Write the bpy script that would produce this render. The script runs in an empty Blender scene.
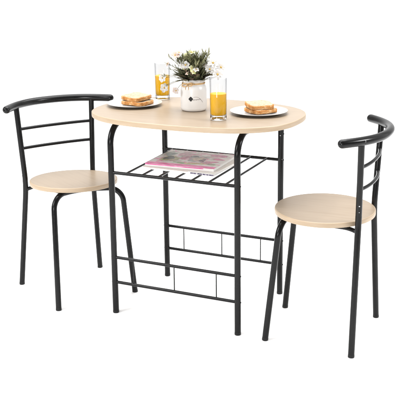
import bpy, bmesh, math, random
from mathutils import Vector, Matrix
PI = math.pi
V = Vector
scene = bpy.context.scene
COL = scene.collection

# ------------------------------------------------------------------ materials
def mat(name, base=(.5, .5, .5), rough=.5, spec=.5, **kw):
    m = bpy.data.materials.new(name); m.use_nodes = True
    b = m.node_tree.nodes['Principled BSDF']
    b.inputs['Base Color'].default_value = (*base, 1)
    b.inputs['Roughness'].default_value = rough
    b.inputs['Specular IOR Level'].default_value = spec
    for k, v in kw.items():
        b.inputs[k.replace('_', ' ')].default_value = v
    return m

def nd(m, typ, **kw):
    n = m.node_tree.nodes.new(typ)
    for k, v in kw.items(): setattr(n, k, v)
    return n

def link(m, a, b): m.node_tree.links.new(a, b)

def noise_color(m, stops, scale=(20, 20, 20), detail=4, nscale=1.0, rough=.5, coords='Object', rot=(0, 0, 0), bump=0, distort=0, bsdf_rough=None):
    b = m.node_tree.nodes['Principled BSDF']
    tc = nd(m, 'ShaderNodeTexCoord'); mp = nd(m, 'ShaderNodeMapping')
    mp.inputs['Scale'].default_value = scale; mp.inputs['Rotation'].default_value = rot
    link(m, tc.outputs[coords], mp.inputs['Vector'])
    n = nd(m, 'ShaderNodeTexNoise'); n.inputs['Scale'].default_value = nscale
    n.inputs['Detail'].default_value = detail; n.inputs['Roughness'].default_value = rough
    n.inputs['Distortion'].default_value = distort
    link(m, mp.outputs['Vector'], n.inputs['Vector'])
    r = nd(m, 'ShaderNodeValToRGB')
    el = r.color_ramp.elements
    while len(el) > 1: el.remove(el[-1])
    el[0].position = stops[0][0]; el[0].color = (*stops[0][1], 1)
    for p, c in stops[1:]:
        e = el.new(p); e.color = (*c, 1)
    link(m, n.outputs['Fac'], r.inputs['Fac'])
    link(m, r.outputs['Color'], b.inputs['Base Color'])
    if bump:
        bp = nd(m, 'ShaderNodeBump'); bp.inputs['Strength'].default_value = bump; bp.inputs['Distance'].default_value = .001
        link(m, n.outputs['Fac'], bp.inputs['Height']); link(m, bp.outputs['Normal'], b.inputs['Normal'])
    if bsdf_rough:
        mr = nd(m, 'ShaderNodeMapRange'); mr.inputs['To Min'].default_value = bsdf_rough[0]; mr.inputs['To Max'].default_value = bsdf_rough[1]
        link(m, n.outputs['Fac'], mr.inputs['Value']); link(m, mr.outputs['Result'], b.inputs['Roughness'])
    return m

BLACK = mat('black_powder_coat', (.006, .006, .006), .2, .22)
noise_color(BLACK, [(.3, (.005, .005, .0052)), (.7, (.007, .007, .007))], (40, 40, 40), 2, 1, bsdf_rough=(.17, .24))
RUBBER = mat('black_rubber', (.008, .008, .008), .55, .3)
STEEL = mat('screw_steel', (.45, .45, .46), .3, .5, Metallic=1.0)
DSTEEL = mat('dark_screw', (.10, .10, .10), .25, .5, Metallic=1.0)
WOOD = mat('maple_veneer', (.5, .4, .3), .34, .28)
def wood(m, scale, w=1.0):
    c1, c2, c3 = (.236, .177, .121), (.276, .213, .151), (.306, .242, .178)
    noise_color(m, [(.25, c1), (.5, c2), (.75, c3)], scale, 5, 1, .6, distort=.6, bsdf_rough=(.30, .40))
wood(WOOD, (4, 90, 20))
EDGE = mat('edge_banding', (.6, .46, .31), .4, .4)
noise_color(EDGE, [(.3, (.38, .285, .190)), (.7, (.43, .33, .230))], (14, 14, 120), 3, 1)
WHITE = mat('white_glaze', (.44, .44, .435), .16, .5)
JARM = mat('white_ceramic', (.66, .65, .635), .28, .5)
JUICE = mat('orange_juice', (1.0, .535, .002), .25, .15, Subsurface_Weight=.15, Subsurface_Radius=(.012, .006, .001), Subsurface_Scale=1.0)
CRUMB = mat('bread_crumb', (.72, .62, .44), .9, .1)
noise_color(CRUMB, [(.3, (.30, .20, .11)), (.45, (.39, .32, .225)), (.8, (.43, .375, .285))], (160, 160, 160), 4, 1, bump=.8)
CRUST = mat('bread_crust', (.6, .3, .1), .8, .15)
noise_color(CRUST, [(.25, (.27, .09, .022)), (.5, (.46, .21, .065)), (.74, (.66, .46, .25))], (70, 70, 110), 4, 1, .65, bump=.6)
TWINE = mat('twine', (.60, .40, .20), .9, .1)
INK = mat('black_ink', (.01, .01, .01), .5, .3)
INKG = mat('grey_ink', (.16, .14, .15), .6, .2)
LEAF = mat('leaf', (.06, .09, .03), .55, .35)
noise_color(LEAF, [(.25, (.035, .036, .020)), (.45, (.075, .078, .042)), (.6, (.15, .15, .085)), (.8, (.30, .27, .18))], (55, 55, 38), 3, 1, .6)
LEAF2 = mat('leaf_blade', (.1, .13, .05), .5, .35)
noise_color(LEAF2, [(.3, (.075, .08, .038)), (.5, (.17, .172, .09)), (.72, (.36, .34, .20))], (60, 60, 24), 3, 1, .6)
BROWNLEAF = mat('leaf_brown', (.14, .095, .065), .6, .3)
noise_color(BROWNLEAF, [(.3, (.07, .045, .032)), (.7, (.19, .14, .095))], (50, 50, 50), 3, 1)
STEM = mat('stem', (.22, .17, .08), .6, .2)
def petal(name, c, c2):
    m = mat(name, c, .7, .2)
    noise_color(m, [(.3, c2), (.6, c)], (60, 60, 60), 2, 1)
    b = m.node_tree.nodes['Principled BSDF']
    b.inputs['Subsurface Weight'].default_value = .2
    b.inputs['Subsurface Radius'].default_value = (.004, .003, .002)
    b.inputs['Subsurface Scale'].default_value = 1
    return m
PETW = petal('petal_white', (.56, .55, .53), (.53, .49, .45))
PETP = petal('petal_pink', (.56, .43, .37), (.52, .35, .28))
PETY = petal('petal_cream', (.54, .53, .36), (.42, .43, .15))
CENT = mat('flower_centre', (.50, .33, .10), .8, .1)
PAPER = mat('paper', (.78, .765, .74), .8, .15)
noise_color(PAPER, [(.3, (.70, .685, .66)), (.6, (.80, .79, .77))], (3, 3, 900), 2, 1)
PINK = mat('pink_ink', (.72, .12, .36), .4, .4)
noise_color(PINK, [(.35, (.55, .05, .22)), (.55, (.76, .17, .42)), (.75, (.80, .42, .58))], (28, 90, 60), 3, 1)
DARKINK = mat('dark_spine_ink', (.06, .05, .09), .4, .4)
noise_color(DARKINK, [(.4, (.05, .045, .08)), (.52, (.22, .18, .25)), (.6, (.62, .58, .6))], (170, 60, 60), 2, 1)
TANINK = mat('tan_ink', (.45, .33, .27), .5, .3)

def glass(name):
    m = mat(name, (1, 1, 1), .0, .5, Transmission_Weight=1.0, IOR=1.45)
    return m
GLASS = glass('clear_glass_base')
def thin_glass():
    m = bpy.data.materials.new('clear_glass_wall'); m.use_nodes = True
    nt = m.node_tree; nt.nodes.clear()
    out = nd(m, 'ShaderNodeOutputMaterial'); mix = nd(m, 'ShaderNodeMixShader'); tr = nd(m, 'ShaderNodeBsdfTransparent'); gl = nd(m, 'ShaderNodeBsdfGlossy')
    gl.inputs['Roughness'].default_value = .02
    lw = nd(m, 'ShaderNodeLayerWeight'); lw.inputs['Blend'].default_value = .5
    rp = nd(m, 'ShaderNodeValToRGB'); el = rp.color_ramp.elements
    el[0].position = .35; el[0].color = (.905, .905, .905, 1); el[1].position = .95; el[1].color = (.70, .70, .71, 1)
    link(m, lw.outputs['Facing'], rp.inputs['Fac']); link(m, rp.outputs['Color'], tr.inputs['Color'])
    pw = nd(m, 'ShaderNodeMath', operation='POWER'); pw.inputs[1].default_value = 4
    fr = nd(m, 'ShaderNodeMapRange'); fr.inputs['To Min'].default_value = .03; fr.inputs['To Max'].default_value = .45
    link(m, lw.outputs['Facing'], pw.inputs[0]); link(m, pw.outputs[0], fr.inputs['Value'])
    link(m, fr.outputs['Result'], mix.inputs['Fac']); link(m, tr.outputs['BSDF'], mix.inputs[1]); link(m, gl.outputs['BSDF'], mix.inputs[2])
    link(m, mix.outputs['Shader'], out.inputs['Surface']); return m
GLASSW = thin_glass()

# glossy magazine cover: patches of photograph-like colour
def cover():
    m = mat('magazine_cover', (.6, .55, .52), .35, .25)
    b = m.node_tree.nodes['Principled BSDF']
    tc = nd(m, 'ShaderNodeTexCoord')
    def ns(scale, mscale, off, stops, det=4):
        mp = nd(m, 'ShaderNodeMapping'); mp.inputs['Scale'].default_value = mscale; mp.inputs['Location'].default_value = off
        link(m, tc.outputs['Object'], mp.inputs['Vector'])
        n = nd(m, 'ShaderNodeTexNoise'); n.inputs['Scale'].default_value = scale; n.inputs['Detail'].default_value = det
        n.inputs['Distortion'].default_value = .8
        link(m, mp.outputs['Vector'], n.inputs['Vector'])
        r = nd(m, 'ShaderNodeValToRGB'); el = r.color_ramp.elements
        el[0].position = stops[0][0]; el[0].color = (*stops[0][1], 1); el[1].position = stops[1][0]; el[1].color = (*stops[1][1], 1)
        for p, c in stops[2:]:
            e = el.new(p); e.color = (*c, 1)
        link(m, n.outputs['Fac'], r.inputs['Fac']); return r.outputs['Color']
    base = ns(21, (1, 1, 1), (3, 1, 0), [(.24, (.12, .13, .12)), (.36, (.38, .36, .32)), (.52, (.60, .585, .57)), (.62, (.60, .53, .54)), (.72, (.50, .50, .38))])
    msk = ns(22, (1, 1.4, 1), (8, 2, 0), [(.585, (0, 0, 0)), (.62, (1, 1, 1))], 2)
    mx = nd(m, 'ShaderNodeMix', data_type='RGBA')
    mx.inputs['B'].default_value = (.60, .20, .34, 1)
    link(m, msk, mx.inputs['Factor']); link(m, base, mx.inputs['A'])
    link(m, mx.outputs['Result'], b.inputs['Base Color'])
    return m
COVER = cover()

# ------------------------------------------------------------------ helpers
def obj(name, bm, m, parent=None, smooth=True, mats=None, angle=40):
    me = bpy.data.meshes.new(name)
    bmesh.ops.recalc_face_normals(bm, faces=bm.faces)
    for f in bm.faces: f.smooth = smooth
    if smooth:
        for e in bm.edges:
            if len(e.link_faces) == 2 and e.calc_face_angle(0) > math.radians(angle): e.smooth = False
    bm.to_mesh(me); bm.free()
    for x in (mats or [m]): me.materials.append(x)
    o = bpy.data.objects.new(name, me); COL.objects.link(o)
    if parent: o.parent = parent
    return o

def thing(name, label, cat, loc=(0, 0, 0), rz=0, group=None):
    o = bpy.data.objects.new(name, None); COL.objects.link(o)
    o.empty_display_size = .05
    o.location = loc; o.rotation_euler = (0, 0, rz)
    o['label'] = label; o['category'] = cat
    if group: o['group'] = group
    return o

def tube(bm, pts, r, n=20, caps=True, dome=False, taper=None):
    pts = [V(p) for p in pts]
    if dome:      # rounded ends
        a = (pts[0] - pts[1]).normalized(); b = (pts[-1] - pts[-2]).normalized()
        k = 7
        head = [(pts[0] + a * r * math.sin(t * PI / 2 / k), math.cos(t * PI / 2 / k)) for t in range(k, 0, -1)]
        tail = [(pts[-1] + b * r * math.sin(t * PI / 2 / k), math.cos(t * PI / 2 / k)) for t in range(1, k + 1)]
        seq = head + [(p, 1) for p in pts] + tail
    else:
        seq = [(p, 1) for p in pts]
    P = [p for p, _ in seq]; S = [max(s, .02) for _, s in seq]
    if taper: S = [taper(i / (len(P) - 1)) for i in range(len(P))]
    t0 = (P[1] - P[0]).normalized()
    up = V((0, 0, 1)) if abs(t0.z) < .9 else V((1, 0, 0))
    nrm = t0.cross(up).normalized()
    rings = []
    for i, p in enumerate(P):
        if i == 0: t = P[1] - P[0]
        elif i == len(P) - 1: t = P[-1] - P[-2]
        else: t = (P[i + 1] - P[i]).normalized() + (P[i] - P[i - 1]).normalized()
        t.normalize()
        nrm = (nrm - t * nrm.dot(t)).normalized()
        bi = t.cross(nrm)
        rings.append([bm.verts.new(p + (nrm * math.cos(2 * PI * j / n) + bi * math.sin(2 * PI * j / n)) * r * S[i]) for j in range(n)])
    for a, b in zip(rings, rings[1:]):
        for j in range(n):
            bm.faces.new((a[j], a[(j + 1) % n], b[(j + 1) % n], b[j]))
    if caps:
        bm.faces.new(rings[0][::-1]); bm.faces.new(rings[-1])
    return bm

def fillet(pts, rad, n=10):
    """polyline with rounded corners; rad = one radius-like setback per inner point"""
    pts = [V(p) for p in pts]; out = [pts[0]]
    for i in range(1, len(pts) - 1):
        p = pts[i]; a = pts[i - 1] - p; b = pts[i + 1] - p
        d = min(rad[i - 1], a.length * .49, b.length * .49)
        A = p + a.normalized() * d; B = p + b.normalized() * d
        for k in range(n + 1):
            t = k / n
            # near-circular arc: rational quadratic
            w = math.sin(a.angle(b) / 2)
            den = (1 - t) ** 2 + 2 * w * t * (1 - t) + t * t
            out.append(((1 - t) ** 2 * A + 2 * w * t * (1 - t) * p + t * t * B) / den)
    out.append(pts[-1]); return out

def lathe(bm, prof, n=64, c=(0, 0, 0)):
    c = V(c); rings = []
    for r, z in prof:
        if r < 1e-6: rings.append([bm.verts.new(c + V((0, 0, z)))])
        else: rings.append([bm.verts.new(c + V((r * math.cos(2 * PI * j / n), r * math.sin(2 * PI * j / n), z))) for j in range(n)])
    for a, b in zip(rings, rings[1:]):
        for j in range(n):
            k = (j + 1) % n
            if len(a) == 1 and len(b) == 1: continue
            if len(a) == 1: bm.faces.new((a[0], b[k], b[j]))
            elif len(b) == 1: bm.faces.new((a[j], a[k], b[0]))
            else: bm.faces.new((a[j], a[k], b[k], b[j]))
    return bm

def slab_layers(bm, fn, layers, cap0=True, cap1=True):
    """fn(inset) -> outline list; layers = [(inset, z), ...]"""
    rings = [[bm.verts.new((x, y, z)) for x, y in fn(i)] for i, z in layers]
    n = len(rings[0])
    for a, b in zip(rings, rings[1:]):
        for j in range(n): bm.faces.new((a[j], a[(j + 1) % n], b[(j + 1) % n], b[j]))
    if cap0: bm.faces.new(rings[0][::-1])
    if cap1: bm.faces.new(rings[-1])
    return bm

def box(bm, c, s, rz=0):
    R = Matrix.Rotation(rz, 4, 'Z')
    m = Matrix.Translation(V(c)) @ R @ Matrix.Diagonal((*s, 1))
    bmesh.ops.create_cube(bm, size=1, matrix=m); return bm

def screw(parent, p, d, r=.0032, m=None):
    """small domed screw head at p facing d"""
    d = V(d).normalized(); bm = bmesh.new()
    tube(bm, [V(p) - d * .002, V(p) + d * .0008, V(p) + d * .0016], r, 12, taper=lambda t: 1 if t < .9 else .6)
    return obj('screw', bm, m or STEEL, parent)

def leg(parent, pts, r, foot=True):
    """one tubular leg, pts from the floor up; gets a rubber foot cap"""
    pts = [V(p) for p in pts]
    d = (pts[1] - pts[0]).normalized()
    o = obj('leg', tube(bmesh.new(), [pts[0] + d * .004] + pts[1:], r, 24), BLACK, parent)
    bm = bmesh.new()
    tube(bm, [pts[0], pts[0] + d * .0015, pts[0] + d * .010], r + .00015, 24, taper=lambda t: .9 if t < .1 else 1)
    obj('foot_cap', bm, RUBBER, o)
    return o

# ------------------------------------------------------------------ backdrop
bm = bmesh.new()
R0 = V((.9069, .4214, 0)); F0 = V((-.4235, .9059, 0))
prof = [(-4.0, 0)] + [(4.5, 0)]
for k in range(1, 25):
    a = k / 24 * PI / 2
    prof.append((4.5 + 1.6 * math.sin(a), 1.6 - 1.6 * math.cos(a)))
prof.append((6.1, 6.0))
cols = []
for s in (-9, 9):
    cols.append([bm.verts.new(R0 * s + F0 * f + V((0, 0, z))) for f, z in prof])
for i in range(len(prof) - 1):
    bm.faces.new((cols[0][i], cols[1][i], cols[1][i + 1], cols[0][i + 1]))
PAPERW = mat('white_backdrop_paper', (.93, .93, .93), .9, .1)
o = obj('floor', bm, PAPERW, angle=80)
o['kind'] = 'structure'; o['label'] = 'seamless white studio floor curving up into a white background'

# ------------------------------------------------------------------ table
L, W = .4981 / 2, .4210 / 2
A, B, NN = .3968, .2735, 2.58
TOP = .75; TH = .018; TR = .0114
table = thing('dining_table', 'oblong bistro table with pale wood top, black tube legs and wire shelf', 'table')
def sup(a, b, n, cnt=160):
    def f(i):
        out = []
        for k in range(cnt):
            t = 2 * PI * k / cnt; c, s = math.cos(t), math.sin(t)
            out.append(((a - i) * math.copysign(abs(c) ** (2 / n), c), (b - i) * math.copysign(abs(s) ** (2 / n), s)))
        return out
    return f
f = sup(A, B, NN)
top = obj('tabletop', slab_layers(bmesh.new(), f, [(.0025, TOP - TH + .0008), (.0025, TOP)]), WOOD, table, angle=30)
bm = bmesh.new()
slab_layers(bm, f, [(.0026, TOP - TH), (.0012, TOP - TH), (.0002, TOP - TH + .0012), (0, TOP - TH + .003), (0, TOP - .003), (.0003, TOP - .0012), (.0012, TOP - .0002), (.0028, TOP + .0003)], False, False)
obj('edge_band', bm, EDGE, top, angle=60)

zU = TOP - TH - TR - .001
for sx in (-1, 1):
    x = sx * L
    path = fillet([(x, -W, 0), (x, -W, zU), (x, W, zU), (x, W, 0)], [.075, .045], 12)
    n1 = 1 + 13; n2 = n1 + 13
    leg(table, path[:n1], TR)
    obj('cross_tube', tube(bmesh.new(), [path[n1 - 1], path[n1]], TR - .0001, 24), BLACK, table)
    leg(table, path[::-1][:len(path) - n1], TR)
# shelf
ZS = .5432
for sy in (-1, 1):
    shelf = obj('shelf_rail', tube(bmesh.new(), [(-L, sy * W, ZS), (L, sy * W, ZS)], .0062, 14), BLACK, table)
for k in range(7):
    xf, xb = -.188 + .0652 * k, -.212 + .0678 * k
    obj('shelf_wire', tube(bmesh.new(), [(xf, -W, ZS + .001), (xb, W, ZS + .001)], .0042, 12), BLACK, table)
# lower rails with thin uprights
for sy in (-1, 1):
    for z in (.219, .122):
        obj('rail', tube(bmesh.new(), [(-L, sy * W, z), (L, sy * W, z)], .0058, 14), BLACK, table)
    for x in (-.17, 0, .167):
        obj('upright_wire', tube(bmesh.new(), [(x, sy * W, .122), (x, sy * W, .219)], .0022, 8), BLACK, table)
for sx in (-1, 1):
    for sy in (-1, 1):
        for z in (ZS, .219, .122) + ((.645,) if sy > 0 else ()):
            screw(table, (sx * (L + TR), sy * W, z), (sx, 0, 0), .0030, RUBBER)
screw(table, (L + .002, W - TR, .640), (0.1, -1, 0), .0022)
screw(table, (L + TR * .7, W - TR * .7, ZS + .004), (1, -1, 0), .0016)

# ------------------------------------------------------------------ chairs
CR = .0109
def make_chair(label, loc, th, d, near, tilt, zoff):
    """local +x is the front; near = sign of local y of the side nearest the camera"""
    c = thing('bistro_chair', label, 'chair', (loc[0], loc[1], 0), th, 'bistro chairs either side of the table')
    # seat
    sr, sz, st = d['sr'], d['sz'], .017
    fs = lambda i: [((sr - i) * math.cos(2 * PI * k / 96), (sr - i) * math.sin(2 * PI * k / 96)) for k in range(96)]
    seat = obj('seat', slab_layers(bmesh.new(), fs, [(.003, -st + .0008), (.003, 0)]), WOOD, c, angle=30)
    bm = bmesh.new()
    slab_layers(bm, fs, [(.0031, -st), (.0016, -st), (.0003, -st + .0012), (0, -st + .003), (0, -.0035), (.0004, -.0014), (.0016, -.0003), (.0033, .0003)], False, False)
    obj('edge_band', bm, EDGE, seat, angle=60)
    seat.location = (0, 0, sz)
    q = V((math.cos(-th) * R0.x - math.sin(-th) * R0.y, math.sin(-th) * R0.x + math.cos(-th) * R0.y, 0))   # camera-right axis in chair space
    seat.rotation_mode = 'QUATERNION'
    from mathutils import Quaternion
    seat.rotation_quaternion = Quaternion(q, math.radians(tilt))
    # backrest: curved top tube
    ex, ey, mx, k, tz = d['ex'], d['ey'], d['mx'], d['bk'], d['tz']
    cur = []
    for i in range(49):
        t = -1 + 2 * i / 48
        z = tz + (d['ez'][0] if t * near > 0 else d['ez'][1]) * abs(t) ** 3
        cur.append(V((mx + (ex - mx) * abs(t) ** k, ey * t, z)))
    # pull ends in so that the dome ends at the measured point
    back = obj('backrest', tube(bmesh.new(), cur, .0148, 24, dome=True), BLACK, c)
    posts = {}
    for s, key in ((near, 'n'), (-near, 'f')):
        foot, kink, topp = V(d['b' + key]), V(d['s' + key]), V(d['t' + key])
        p = fillet([foot, kink, topp], [.05], 10)
        cut = 1 + 6
        leg(c, p[:cut], CR)
        obj('back_post', tube(bmesh.new(), p[cut - 1:], CR - .0002, 24), BLACK, c)
        posts[s] = (kink, topp)
        out = V((-.3, s, 0))
        u = (topp - kink).normalized()
        for h in (.004, .026):
            screw(c, kink + u * (h + .012) + out.normalized() * CR, out, .0022)
        yb = abs(topp.y); xb_ = mx + (ex - mx) * (yb / ey) ** k; sl = (ex - mx) * k * (yb / ey) ** (k - 1) / ey
        nn = V((-1, s * sl, .12)).normalized()      # outer side of the curved bar
        screw(c, V((xb_, s * yb, tz)) + nn * .0146, nn, .0034, DSTEEL)
    # two bowed rods between the posts
    for z in (.645, .568):
        pt = []
        for s in (-1, 1):
            kk, tt = posts[s]; f_ = (z - kk.z) / (tt.z - kk.z); pt.append(kk.lerp(tt, f_))
        path = []
        for i in range(25):
            t = i / 24; w = 1 - abs(2 * t - 1) ** 2.4
            path.append(pt[0].lerp(pt[1], t) + V((-d['bow'] * w, 0, 0)))
        obj('back_rod', tube(bmesh.new(), path, .0063, 14), BLACK, c)
    # front U
    zc = sz - st - CR - .001 + zoff
    fn, ff = V(d['fn']), V(d['ff'])
    fl_ = V((-q.y, q.x, 0))                  # the frame follows the slight slope of the seat
    def corner(fo, s):
        c_ = V((fo.x - d['ci'][0 if s == near else 1], s * (abs(fo.y) - .026), 0))
        return V((c_.x, c_.y, zc + math.sin(math.radians(tilt)) * c_.dot(fl_)))
    ca, cb = corner(fn, near), corner(ff, -near)
    mid_ = (ca + cb) / 2; tz_ = -d['tuck'] * math.sin(math.radians(tilt)) * fl_.x
    p = fillet([fn, ca, mid_ + V((-d['tuck'], 0, tz_)), cb, ff], [.055, .10, .055], 12)     # cross tube bends back under the seat
    h = 14
    leg(c, p[:h], CR)
    leg(c, p[::-1][:h], CR)
    fr = obj('seat_frame', tube(bmesh.new(), p[h - 1:len(p) - h + 1], CR - .0001, 24), BLACK, c)
    # side rails from the posts, under the seat, to the front cross tube
    xb = mid_.x - d['tuck'] * .45
    for s in (-1, 1):
        kk, tt = posts[s]
        y1 = s * min(abs(kk.y) - .01, .085)
        st_ = V((kk.x - .004, kk.y, min(kk.z - .02, zc - .012)))
        r = fillet([st_, V((kk.x + .035, (kk.y + y1) / 2, zc - .004)), V((xb, y1, mid_.z))], [.03], 8)
        obj('side_rail', tube(bmesh.new(), r, .0075, 16), BLACK, c)
    return c

C0 = dict(tuck=.060, ci=(.058, .036), sr=.1717, sz=.4530, ex=-.0995, ey=.2215, mx=-.2134, bk=2.28, tz=.7392, ez=(-.002, 0), bow=.013,
    bn=(-.1616, -.1765, 0), bf=(-.1585, .1764, 0), fn=(.1763, -.1646, 0), ff=(.1745, .1654, 0),
    sn=(-.1334, -.1465, .4206), sf=(-.1322, .1459, .4226), tn=(-.1540, -.1621, .7385), tf=(-.1540, .163, .7385))
C1 = dict(tuck=.03, ci=(.042, .045), sr=.1740, sz=.4562, ex=-.1069, ey=.2210, mx=-.2101, bk=2.34, tz=.7365, ez=(-.001, 0), bow=.020,
    bn=(-.1444, .1805, 0), bf=(-.1556, -.1810, 0), fn=(.1667, .1514, 0), ff=(.1853, -.1530, 0),
    sn=(-.1440, .1200, .4750), sf=(-.1460, -.1250, .4370), tn=(-.1560, .1647, .7330), tf=(-.1550, -.1647, .7330))
make_chair('bistro chair left of the table, its black rods and curved back bar facing the camera',
           (-.5203, -.0495), -.5584, C0, -1, -2.2, .001)
make_chair('bistro chair right of the table, seen from its side, its seat facing left',
           (.5110, -.0530), 3.2018, C1, 1, 1.0, 0)

# ------------------------------------------------------------------ plates and toast
def plate(label, x, y, r):
    t = thing('plate', label, 'plate', (x, y, TOP), 0, 'white plates with toast')
    k = r / .105
    prof = [(0, .0035), (.060, .0035), (.066, .0045), (.078, .0075), (.095, .0108), (.1035, .0124), (.105, .0122), (.1048, .0108),
            (.095, .0083), (.078, .0045), (.064, .0015), (.062, .0), (.056, .0), (.055, .0014), (0, .0014)]
    obj('dish', lathe(bmesh.new(), [(a * k, b) for a, b in prof], 96), WHITE, t, angle=70)
    return t
plate('white plate at the left end of the tabletop beneath stacked toast', -.2780, .0250, .1055)
plate('white plate at the right end of the tabletop beneath stacked toast', .2250, .0450, .1045)

random.seed(4)
def toast(label, x, y, z, rot, s=.088, h=.0145, tilt=0, group='slices of toast on plates'):
    t = thing('toast_slice', label, 'toast', (x, y, z), rot, group)
    t.rotation_euler = (Matrix.Rotation(math.radians(tilt), 3, V((.9069, .4214, 0))) @ Matrix.Rotation(rot, 3, 'Z')).to_euler()
    ph = [random.uniform(0, 6.28) for _ in range(4)]
    def outl(i, wob=.0012):
        out = []; n = 96; hs = s / 2 - i; 
        for k in range(n):
            a = 2 * PI * k / n; c, s_ = math.cos(a), math.sin(a); e = 5.2
            X = hs * math.copysign(abs(c) ** (2 / e), c); Y = hs * math.copysign(abs(s_) ** (2 / e), s_)
            # loaf shape: slight waist on two sides, domed far side
            q = 1 + .018 * math.sin(2 * a + ph[0]) + .012 * math.sin(5 * a + ph[1]) + .006 * math.sin(11 * a + ph[2])
            out.append((X * q, Y * q))
        return out
    bm = bmesh.new()
    slab_layers(bm, outl, [(.004, 0), (.0012, .0008), (0, .003), (.0004, h * .5), (0, h - .003), (.0012, h - .0008), (.0035, h)], True, False)
    for v in bm.verts:
        v.co.z += .0008 * math.sin(v.co.x * 90 + ph[3]) + .0006 * math.sin(v.co.y * 130 + ph[1])
        v.co += V((random.uniform(-1, 1), random.uniform(-1, 1), random.uniform(-1, 1))) * .0003
    obj('crust', bm, CRUST, t, angle=80)
    bm = bmesh.new()
    n = 14; hs = s / 2 - .0032; g = []
    ring = outl(.0034)
    rr = [[bm.verts.new((X * q, Y * q, h + .0002 + .0007 * (1 - q) + .0008 * math.sin(X * q * 90 + ph[3]) + .0006 * math.sin(Y * q * 130 + ph[1]) + random.uniform(-.0002, .0002))) for X, Y in ring] for q in (1, .85, .65, .4, .15)]
    for a, b in zip(rr, rr[1:]):
        for j in range(96): bm.faces.new((a[j], a[(j + 1) % 96], b[(j + 1) % 96], b[j]))
    bm.faces.new(rr[-1])
    obj('crumb', bm, CRUMB, t)
    return t
PZ = TOP + .0042
toast('lower slice of toast on the left plate, browned crust towards the camera', -.2700, .0340, PZ + .001, math.radians(-8), .099, tilt=1)
toast('upper slice of toast on the left plate, pale crumb face showing', -.2770, .0370, PZ + .0185, math.radians(-15), .093, tilt=3.5)
toast('lower slice of toast on the right plate, browned crust towards the camera', .2290, .0530, PZ + .001, math.radians(-33), .096, tilt=1)
toast('upper slice of toast on the right plate, corner towards the camera', .2235, .0520, PZ + .0180, math.radians(-50), .091, tilt=3.5)

# ------------------------------------------------------------------ juice glasses
def juice_glass(label, x, y, h, r, fill):
    t = thing('juice_glass', label, 'glass', (x, y, TOP + .0003), 0, 'glasses of orange juice')
    rb = r * .94; wt = .0009; base = .017
    prof = [(0, .0), (rb - .003, .0), (rb - .0008, .0008), (rb, .003), (rb, base - .001), (rb - .0006, base - .0005), (0, base - .0005)]
    obj('glass_base', lathe(bmesh.new(), prof, 64), GLASS, t, angle=60)
    prof = [(rb, base - .0008), (rb + (r - rb) * .3, h * .3), (r, h - .001), (r - .0005, h), (r - wt + .0004, h), (r - wt, h - .001),
            (rb - wt + (r - rb) * .3, h * .3), (rb - wt, base + .004), (rb - wt, base - .0006)]
    obj('tumbler', lathe(bmesh.new(), prof, 64), GLASSW, t, angle=60)
    # the juice overlaps the inner wall slightly, as liquid in a glass does
    j = -.0001
    zf = base + fill
    ri = lambda z: rb - wt + (r - rb) * min(z / h, 1) + j
    prof = [(0, base - .0004), (rb - wt - .004, base - .0004), (rb - wt + j, base + .004), (ri(h * .3), h * .3), (ri(zf), zf), (0, zf)]
    obj('orange_juice', lathe(bmesh.new(), prof, 64), JUICE, t, angle=50)
juice_glass('tall glass of orange juice behind the left plate, half hidden by white flowers', -.2440, .1910, .144, .0305, .077)
juice_glass('tall glass of orange juice in front of the jar, near the right plate', .1360, -.1140, .146, .0305, .075)

# ------------------------------------------------------------------ jar of flowers
JX, JY = -.0240, .0200
cr, cf = V((.9069, .4214, 0)), V((-.4235, .9059, 0))
pot = thing('flower_jar', 'white ceramic jar with black emblem and twine bow, filled with leaves and small white flowers', 'potted flowers', (JX, JY, TOP))
R = .0487
prof = [(0, .0006), (.036, .0006), (.042, .0012), (.0465, .005), (R, .012), (R + .0004, .045), (R, .078), (.0468, .090), (.0425, .0965), (.0405, .0995), (.0405, .104),
        (.0425, .1065), (.0430, .111), (.0425, .1155), (.0405, .117), (.0385, .1155), (.0375, .108), (.0385, .095), (.044, .085), (.0445, .05), (0, .05)]
obj('jar', lathe(bmesh.new(), prof, 96), JARM, pot, angle=60)
def around(th, r, z):    # th = 0 faces the camera, positive to the right
    d = -cf * math.cos(th) + cr * math.sin(th)
    return V((d.x * r, d.y * r, z))
# twine round the neck and its bow
bm = bmesh.new()
for q in range(3):
    ring = [around(2 * PI * k / 48, .0424, .1005 + q * .0018) for k in range(49)]
    tube(bm, ring, .0010, 8)
bow_t = -.52
def bowpt(u, v, w=.0455):   # offsets in the tangent plane
    return around(bow_t + u / .045, w, .1000 + v)
for sgn in (-1, 1):
    for sc_ in (1, .8):
        lp = []
        for k in range(17):
            a = 2 * PI * k / 16
            lp.append(bowpt(sgn * .012 * sc_ * (1 - math.cos(a)), .006 * sc_ * math.sin(a) + .002 * sc_ * (1 - math.cos(a)) * sgn, .0460 + .003 * math.sin(a / 2)))
        tube(bm, lp, .0011, 8)
    tl = [bowpt(sgn * .006 * k / 8 + sgn * .003 * math.sin(k / 2), -.024 * k / 8, .0475 + .0018 * math.sin(k / 2)) for k in range(9)]
    tube(bm, tl, .0010, 8)
bmesh.ops.create_icosphere(bm, subdivisions=2, radius=.0032, matrix=Matrix.Translation(bowpt(0, 0, .0465)))
obj('twine_bow', bm, TWINE, pot)
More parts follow.
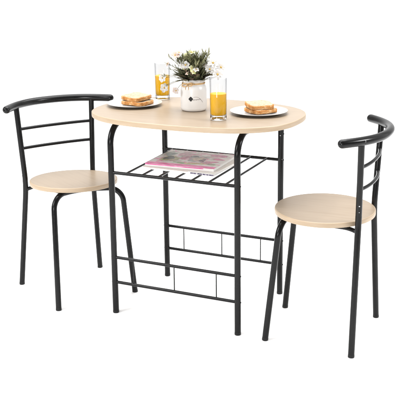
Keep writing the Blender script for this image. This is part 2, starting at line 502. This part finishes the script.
# four-petalled black emblem with a line of script beside it, wrapped on the jar
bm = bmesh.new()
ec_t, ec_z = -.21, .0490
def emb(u, v, w=R + .0012): return around(ec_t + u / R, w, ec_z + v)
for q in range(4):
    a0 = q * PI / 2 + PI / 4
    cx_, cz_ = .0038 * math.cos(a0 + PI / 4), .0042 * math.sin(a0 + PI / 4)
    cc = bm.verts.new(emb(cx_, cz_))
    vs = [bm.verts.new(emb(cx_ + .0041 * math.cos(2 * PI * k / 20), cz_ + .0043 * math.sin(2 * PI * k / 20), R + .0012 + .00002 * q)) for k in range(20)]
    for k in range(20): bm.faces.new((cc, vs[k], vs[(k + 1) % 20]))
obj('emblem', bm, INK, pot, smooth=False)
bm = bmesh.new()
sc = []
for k in range(90):     # looping handwriting
    t = k / 89
    sc.append(emb(.0085 + .029 * t + .0013 * math.sin(t * 38), -.0035 + .0013 * math.sin(t * 38 + 1.2) * (1 + .7 * math.sin(t * 17)) + .0018 * t, R + .0008))
tube(bm, sc, .00038, 5)
sw = [emb(.010 + .036 * t, .006 + .004 * math.sin(t * 3.1) - .020 * t * t, R + .0008) for t in [k / 20 for k in range(21)]]
tube(bm, sw, .00028, 5)
obj('script', bm, INKG, pot)

random.seed(11)
def blade(bm, base, d, up, length, width, curl, seg=7, fold=.25):
    """a pointed leaf starting at base along d, arching towards curl"""
    d = V(d).normalized(); side = d.cross(V(up)).normalized()
    if side.length < .1: side = V((1, 0, 0))
    rows = []
    p = V(base); dd = d.copy()
    for i in range(seg + 1):
        t = i / seg
        w = width * (math.sin(PI * min(1, (t * .92 + .08))) ** .75) * (1 if t < .999 else .02)
        nrm = side.cross(dd).normalized()
        rows.append((bm.verts.new(p - side * w + nrm * w * fold), bm.verts.new(p), bm.verts.new(p + side * w + nrm * w * fold)))
        dd = (dd + V(curl) / seg).normalized(); side = (side - dd * side.dot(dd)).normalized()
        p = p + dd * length / seg
    for a, b in zip(rows, rows[1:]):
        bm.faces.new((a[0], a[1], b[1], b[0])); bm.faces.new((a[1], a[2], b[2], b[1]))

# soil plug so that the jar is not empty
bm = bmesh.new()
lathe(bm, [(0, .106), (.0376, .106), (.0376, .100), (0, .100)], 32)
obj('moss', bm, BROWNLEAF, pot)
# low, broad, dark leaves spreading sideways
bm = bmesh.new(); bb = bmesh.new()
for i in range(260):
    a = random.uniform(-PI, PI); e = random.uniform(.12, 1.25)
    stretch = 1 + .35 * abs(math.sin(a))
    dirv = around(a, 1, 0) * math.cos(e); dirv.z = math.sin(e)
    base = around(a, random.uniform(.008, .036), .108 + random.uniform(0, .018))
    ln = random.uniform(.032, .056) * stretch
    blade(bb if random.random() < .16 else bm, base, dirv, (0, 0, 1), ln, random.uniform(.0045, .0095), (random.uniform(-.3, .3), random.uniform(-.3, .3), random.uniform(-.45, .35)))
obj('foliage', bm, LEAF, pot, mats=[LEAF]); obj('brown_leaves', bb, BROWNLEAF, pot)
# upright spiky sprays, mostly right of centre
bm = bmesh.new()
for i in range(52):
    a = random.uniform(-PI, PI); r0 = random.uniform(0, .026)
    base = around(a, r0, .112) + cr * .006
    tip = cr * random.uniform(-.044, .060) + cf * random.gauss(0, .02) + V((0, 0, .205 + random.uniform(-.035, .010)))
    mid = base.lerp(tip, .55) + V((0, 0, .012))
    st = []
    for k in range(9):
        t = k / 8; st.append((1 - t) ** 2 * base + 2 * t * (1 - t) * mid + t * t * tip)
    tube(bm, st, .0008, 5)
    for k in range(30):
        t = random.uniform(.12, 1); p = (1 - t) ** 2 * base + 2 * t * (1 - t) * mid + t * t * tip
        g = (tip - base).normalized(); aa = random.uniform(0, 2 * PI)
        sd = (cr * math.cos(aa) + cf * math.sin(aa))
        blade(bm, p, g * .8 + sd * .75, (0, 0, 1) if abs(g.z) < .95 else (1, 0, 0), random.uniform(.015, .028), random.uniform(.0013, .0028), g * .5, 4)
obj('spiky_leaves', bm, LEAF2, pot)
# flowers on thin stems: (right, forward, height above tabletop, size, material, petals)
def flower(r_, f_, z_, size, pm, n, face, base_r=None):
    ctr = cr * r_ + cf * f_ + V((0, 0, z_))
    face = V(face).normalized()
    x = face.cross(V((0, 0, 1))).normalized() if abs(face.z) < .95 else V((1, 0, 0)); y = face.cross(x)
    bm = bmesh.new()
    a0 = random.uniform(0, 6)
    for k in range(n):
        a = a0 + 2 * PI * k / n + random.uniform(-.12, .12); out = x * math.cos(a) + y * math.sin(a); sd = face.cross(out)
        ln = size * random.uniform(.85, 1.1); w = ln * (.44 if n < 8 else .25); rows = []
        for i in range(7):
            t = i / 6; ww = w * math.sin(PI * (t * .86 + .1)) ** .7
            c = ctr + out * ln * (.1 + t * .9) + face * (ln * (.35 * t - .28 * t * t) + random.uniform(-.0003, .0003))
            rows.append((bm.verts.new(c - sd * ww + face * ww * .25), bm.verts.new(c), bm.verts.new(c + sd * ww + face * ww * .25)))
        for p, q in zip(rows, rows[1:]):
            bm.faces.new((p[0], p[1], q[1], q[0])); bm.faces.new((p[1], p[2], q[2], q[1]))
    fl = obj('flower', bm, pm, pot)
    bm = bmesh.new()
    bmesh.ops.create_icosphere(bm, subdivisions=2, radius=size * .19, matrix=Matrix.Translation(ctr + face * size * .05))
    for v in bm.verts: v.co += V((random.uniform(-1, 1), random.uniform(-1, 1), random.uniform(-1, 1))) * size * .03
    obj('flower_centre', bm, CENT, fl)
    b = around(math.atan2(r_, -f_ - 1e-4) if f_ < 0 else math.copysign(1.6, r_), .02, .112)
    mid = b.lerp(ctr, .5) + V((0, 0, .015))
    st = [(1 - t) ** 2 * b + 2 * t * (1 - t) * mid + t * t * (ctr - face * size * .1) for t in [k / 10 for k in range(11)]]
    obj('flower_stem', tube(bmesh.new(), st, .0009, 6), STEM, fl)
tc = -cf
for q_ in range(9):
    a_ = random.uniform(-1.4, 1.4); e_ = random.uniform(.35, 1.3)
    d_ = around(a_, .058 * math.cos(e_), 0)
    flower(d_.dot(cr), d_.dot(cf), .115 + .075 * math.sin(e_), random.uniform(.008, .013), random.choice((PETW, PETW, PETP, PETY)), 5, tc + cr * random.uniform(-.8, .8) + V((0, 0, random.uniform(.2, 1.2))))
flower(-.066, -.010, .205, .017, PETP, 6, tc + V((0, 0, 1.2)))
flower(-.052, -.005, .214, .013, PETP, 6, tc * .6 + cr * .3 + V((0, 0, 1)))
flower(-.078, .005, .208, .012, PETP, 5, -cr + V((0, 0, 1)))
flower(-.028, -.035, .172, .017, PETW, 6, tc + V((0, 0, .4)))
flower(-.040, -.030, .168, .013, PETW, 6, tc - cr * .4 + V((0, 0, .4)))
flower(-.022, -.010, .200, .018, PETY, 6, tc * .7 + V((0, 0, 1)))
flower(-.006, -.004, .214, .014, PETY, 6, tc * .5 + V((0, 0, 1)))
flower(-.093, .000, .172, .011, PETP, 5, -cr + tc * .5 + V((0, 0, .5)))
flower(-.114, .004, .120, .016, PETW, 6, tc - cr * .5 + V((0, 0, .3)))
flower(-.108, .000, .084, .018, PETW, 6, tc - cr * .2 + V((0, 0, .1)))
flower(-.064, -.030, .078, .014, petal('petal_blush', (.56, .50, .47), (.54, .44, .40)), 6, tc - cr * .4)
flower(.072, -.015, .176, .023, PETW, 9, tc * 1.0 + cr * .3 + V((0, 0, .9)))
flower(.100, -.005, .158, .022, PETW, 9, tc * .8 + cr * .7 + V((0, 0, .6)))
flower(.088, -.030, .136, .021, PETW, 9, tc + cr * .4 + V((0, 0, .5)))
flower(.060, -.030, .155, .019, PETW, 9, tc + V((0, 0, .6)))
# drooping twigs with tiny leaves on the left
bm = bmesh.new()
for k, (r1, z1) in enumerate([(-.088, .196), (-.098, .172), (-.085, .150), (-.112, .126), (-.106, .092), (-.062, .200), (.085, .128), (-.066, .186)]):
    b = around(-1.2 + .2 * k, .018, .112); e = cr * r1 + cf * random.uniform(-.02, .01) + V((0, 0, z1)); mid = b.lerp(e, .5) + V((0, 0, .022))
    st = [(1 - t) ** 2 * b + 2 * t * (1 - t) * mid + t * t * e for t in [i / 10 for i in range(11)]]
    tube(bm, st, .0009, 6)
    for i in range(16):
        t = random.uniform(.3, 1); p = (1 - t) ** 2 * b + 2 * t * (1 - t) * mid + t * t * e
        g = (e - b).normalized()
        blade(bm, p, g + V((random.uniform(-1, 1), random.uniform(-1, 1), random.uniform(-.6, 1))) * .8, (0, 0, 1), random.uniform(.010, .022), random.uniform(.0014, .003), (0, 0, -.2), 4)
obj('twigs', bm, LEAF2, pot)

# ------------------------------------------------------------------ magazines on the shelf
def magazine(label, x, y, z, rz, w, dp, h, top_m, spine_m, top_only=False):
    t = thing('magazine', label, 'magazine', (x, y, z), rz, 'magazines on the shelf')
    nx = 12
    def rect(i):
        return [(-w / 2 + i, -dp / 2 + i), (w / 2 - i, -dp / 2 + i), (w / 2 - i, dp / 2 - i), (-w / 2 + i, dp / 2 - i)]
    bm = bmesh.new()
    nl = 9
    lay = [((.0008 if k % 2 else .0012), .0006 + (h - .0012) * k / nl) for k in range(nl + 1)]
    slab_layers(bm, rect, lay)
    obj('pages', bm, PAPER, t, smooth=False)
    bm = bmesh.new()
    box(bm, (0, 0, h - .0003), (w, dp, .0006)); box(bm, (0, 0, .0003), (w, dp, .0006))
    obj('cover', bm, top_m, t, smooth=False)
    bm = bmesh.new()
    for a, b, zz, hh in spine_m[1]:
        box(bm, ((a + b) / 2 * w, -dp / 2 - .0001, zz * h), ((b - a) * w, .0012, hh * h))
    obj('spine', bm, spine_m[0], t, smooth=False)
    return t
z0 = ZS + .001 + .0042 + .0002
m2 = magazine('lower magazine, white spine with dark lettering at its right end, lying on the wire shelf', -.0150, -.0200, z0, math.radians(-1.5), .290, .232, .0085, PAPER, (DARKINK, [(.18, .499, .42, .5)]))
bm = bmesh.new(); box(bm, (-.05, -.1162, .0075), (.186, .001, .0012)); obj('cover_edge', bm, TANINK, m2, smooth=False)
m1 = magazine('upper magazine with pink, grey and cream cover pictures, lying on another magazine', -.0270, .0030, z0 + .0088, math.radians(2.5), .272, .236, .0100, COVER, (PAPER, [(-.5, .5, .5, .9)]))
bm = bmesh.new(); box(bm, (0, -.1045, .01022), (.272, .026, .0002)); obj('title_band', bm, PINK, m1, smooth=False)
PPINK = mat('pale_pink_ink', (.62, .26, .38), .4, .4)
random.seed(3)
def print_patch(x, y, a, b, colr, k, rot=0):
    bm = bmesh.new(); n = 28; p1, p2 = random.uniform(0, 6), random.uniform(0, 6); lo, hi = [], []
    for j in range(n):
        t = 2 * PI * j / n; q = 1 + .16 * math.sin(3 * t + p1) + .08 * math.sin(7 * t + p2)
        X, Y = a * q * math.cos(t), b * q * math.sin(t)
        X, Y = X * math.cos(rot) - Y * math.sin(rot) + x, X * math.sin(rot) + Y * math.cos(rot) + y
        lo.append(bm.verts.new((X, Y, .0099))); hi.append(bm.verts.new((X, Y, .01005 + k * .000008)))
    for j in range(n): bm.faces.new((lo[j], lo[(j + 1) % n], hi[(j + 1) % n], hi[j]))
    bm.faces.new(hi)
    m = PATCH.get(colr) or noise_color(mat('printed_ink', colr, .4, .25), [(.35, tuple(c * .55 for c in colr)), (.6, colr)], (70, 70, 70), 3, 1)
    PATCH[colr] = m; obj('printed_picture', bm, m, m1, smooth=False)
PATCH = {}
for k, q in enumerate([(-.080, -.020, .034, .040, (.42, .40, .20)), (-.086, -.012, .020, .026, (.10, .09, .075)), (-.060, -.045, .016, .014, (.50, .38, .30)), (-.105, .045, .020, .030, (.30, .34, .32)),
        (-.045, .060, .036, .022, (.58, .36, .42)), (.020, .010, .036, .046, (.36, .37, .37)), (.026, .004, .022, .030, (.56, .47, .38)), (.048, -.014, .012, .022, (.09, .08, .08)), (.000, .034, .016, .012, (.12, .10, .10)),
        (.030, -.068, .050, .010, (.58, .50, .26)), (-.020, -.070, .026, .010, (.30, .42, .24)), (.085, .075, .034, .016, (.60, .22, .36)), (.100, .020, .022, .010, (.60, .12, .28)), (.092, -.022, .026, .008, (.60, .16, .32)),
        (.105, -.060, .016, .010, (.36, .46, .30)), (-.030, .012, .014, .030, (.50, .20, .28))]):
    print_patch(*q[:4], q[4], k, .1 * (k % 5) - .2)
for i in range(26):      # blocks of pink and grey print
    x = random.uniform(.02, .12); y = random.uniform(-.06, .10)
    if i % 3 == 0: x = random.uniform(-.12, .12)
    bm = bmesh.new(); box(bm, (x, y, .01022 + i * .000004), (random.uniform(.010, .035), random.uniform(.003, .007), .0001), random.uniform(-.05, .05))
    obj('print_block', bm, PPINK, m1, smooth=False)
bm = bmesh.new(); box(bm, (-.02, -.1187, .0075), (.232, .0012, .0035)); obj('spine_stripe', bm, PINK, m1, smooth=False)

# ------------------------------------------------------------------ camera
cam = bpy.data.cameras.new('camera'); co = bpy.data.objects.new('camera', cam); COL.objects.link(co)
f, cx, cy = 908.8516, 208.0453, 149.7413
cam.sensor_fit = 'HORIZONTAL'; cam.sensor_width = 36; cam.lens = f / 400 * 36
cam.shift_x = (200 - cx) / 400; cam.shift_y = (cy - 200) / 400
rt = V((0.9068186103953025, 0.4214122182956517, -0.009578627869920281)); up = V((-0.08556524952983682, 0.2062799164949234, 0.9747446763762005))
fw = V((-0.41274519490071493, 0.883097015237842, -0.22311670884177498))
M = Matrix((( rt.x, up.x, -fw.x, 1.4263), (rt.y, up.y, -fw.y, -2.96279), (rt.z, up.z, -fw.z, 1.35722), (0, 0, 0, 1)))
co.matrix_world = M
cam.clip_start = .05; cam.clip_end = 100
scene.camera = co

# ------------------------------------------------------------------ studio light
w = bpy.data.worlds.new('World'); scene.world = w; w.use_nodes = True
bg = w.node_tree.nodes['Background']; bg.inputs['Color'].default_value = (1, 1, 1, 1)
# a studio: white above and behind the set, the room behind the camera dim
wt = w.node_tree; tcw = wt.nodes.new('ShaderNodeTexCoord'); dt = wt.nodes.new('ShaderNodeVectorMath'); dt.operation = 'DOT_PRODUCT'
dt.inputs[1].default_value = (-cf.x, -cf.y, 0)
mrw = wt.nodes.new('ShaderNodeMapRange'); mrw.interpolation_type = 'SMOOTHSTEP'
for k_, v_ in (('From Min', -.25), ('From Max', .55), ('To Min', 1.1), ('To Max', .22)): mrw.inputs[k_].default_value = v_
wt.links.new(tcw.outputs['Generated'], dt.inputs[0]); wt.links.new(dt.outputs['Value'], mrw.inputs['Value']); wt.links.new(mrw.outputs['Result'], bg.inputs['Strength'])
def area(name, loc, target, size, power, size_y=None, color=(1, 1, 1)):
    l = bpy.data.lights.new(name, 'AREA'); l.energy = power; l.size = size; l.color = color
    if size_y: l.shape = 'RECTANGLE'; l.size_y = size_y
    o = bpy.data.objects.new(name, l); COL.objects.link(o); o.location = loc
    o.rotation_euler = (V(target) - V(loc)).to_track_quat('-Z', 'Y').to_euler(); return o
area('overhead_softbox', (-.3, .6, 3.4), (0, .2, 0), 3.4, 222)
p = cr * -2.6 - cf * 1.6
area('left_softbox', (p.x, p.y, 2.4), (0, 0, .5), 1.3, 80)
p = cr * 2.8 - cf * 1.0
area('right_softbox', (p.x, p.y, 2.0), (0, 0, .5), .7, 60)
p = cf * -3.6 - cr * 1.2
area('front_softbox', (p.x, p.y, 1.1), (0, 0, .4), .7, 58)
p = cf * 2.6
area('background_light', (p.x, p.y, 3.6), (cf.x * 6, cf.y * 6, 1.6), 3.0, 110)

scene.view_settings.view_transform = 'Standard'; scene.view_settings.look = 'None'
scene.view_settings.exposure = 0; scene.view_settings.gamma = 1
scene.cycles.max_bounces = 12; scene.cycles.transparent_max_bounces = 16; scene.cycles.transmission_bounces = 12
scene.cycles.caustics_refractive = True; scene.cycles.caustics_reflective = False
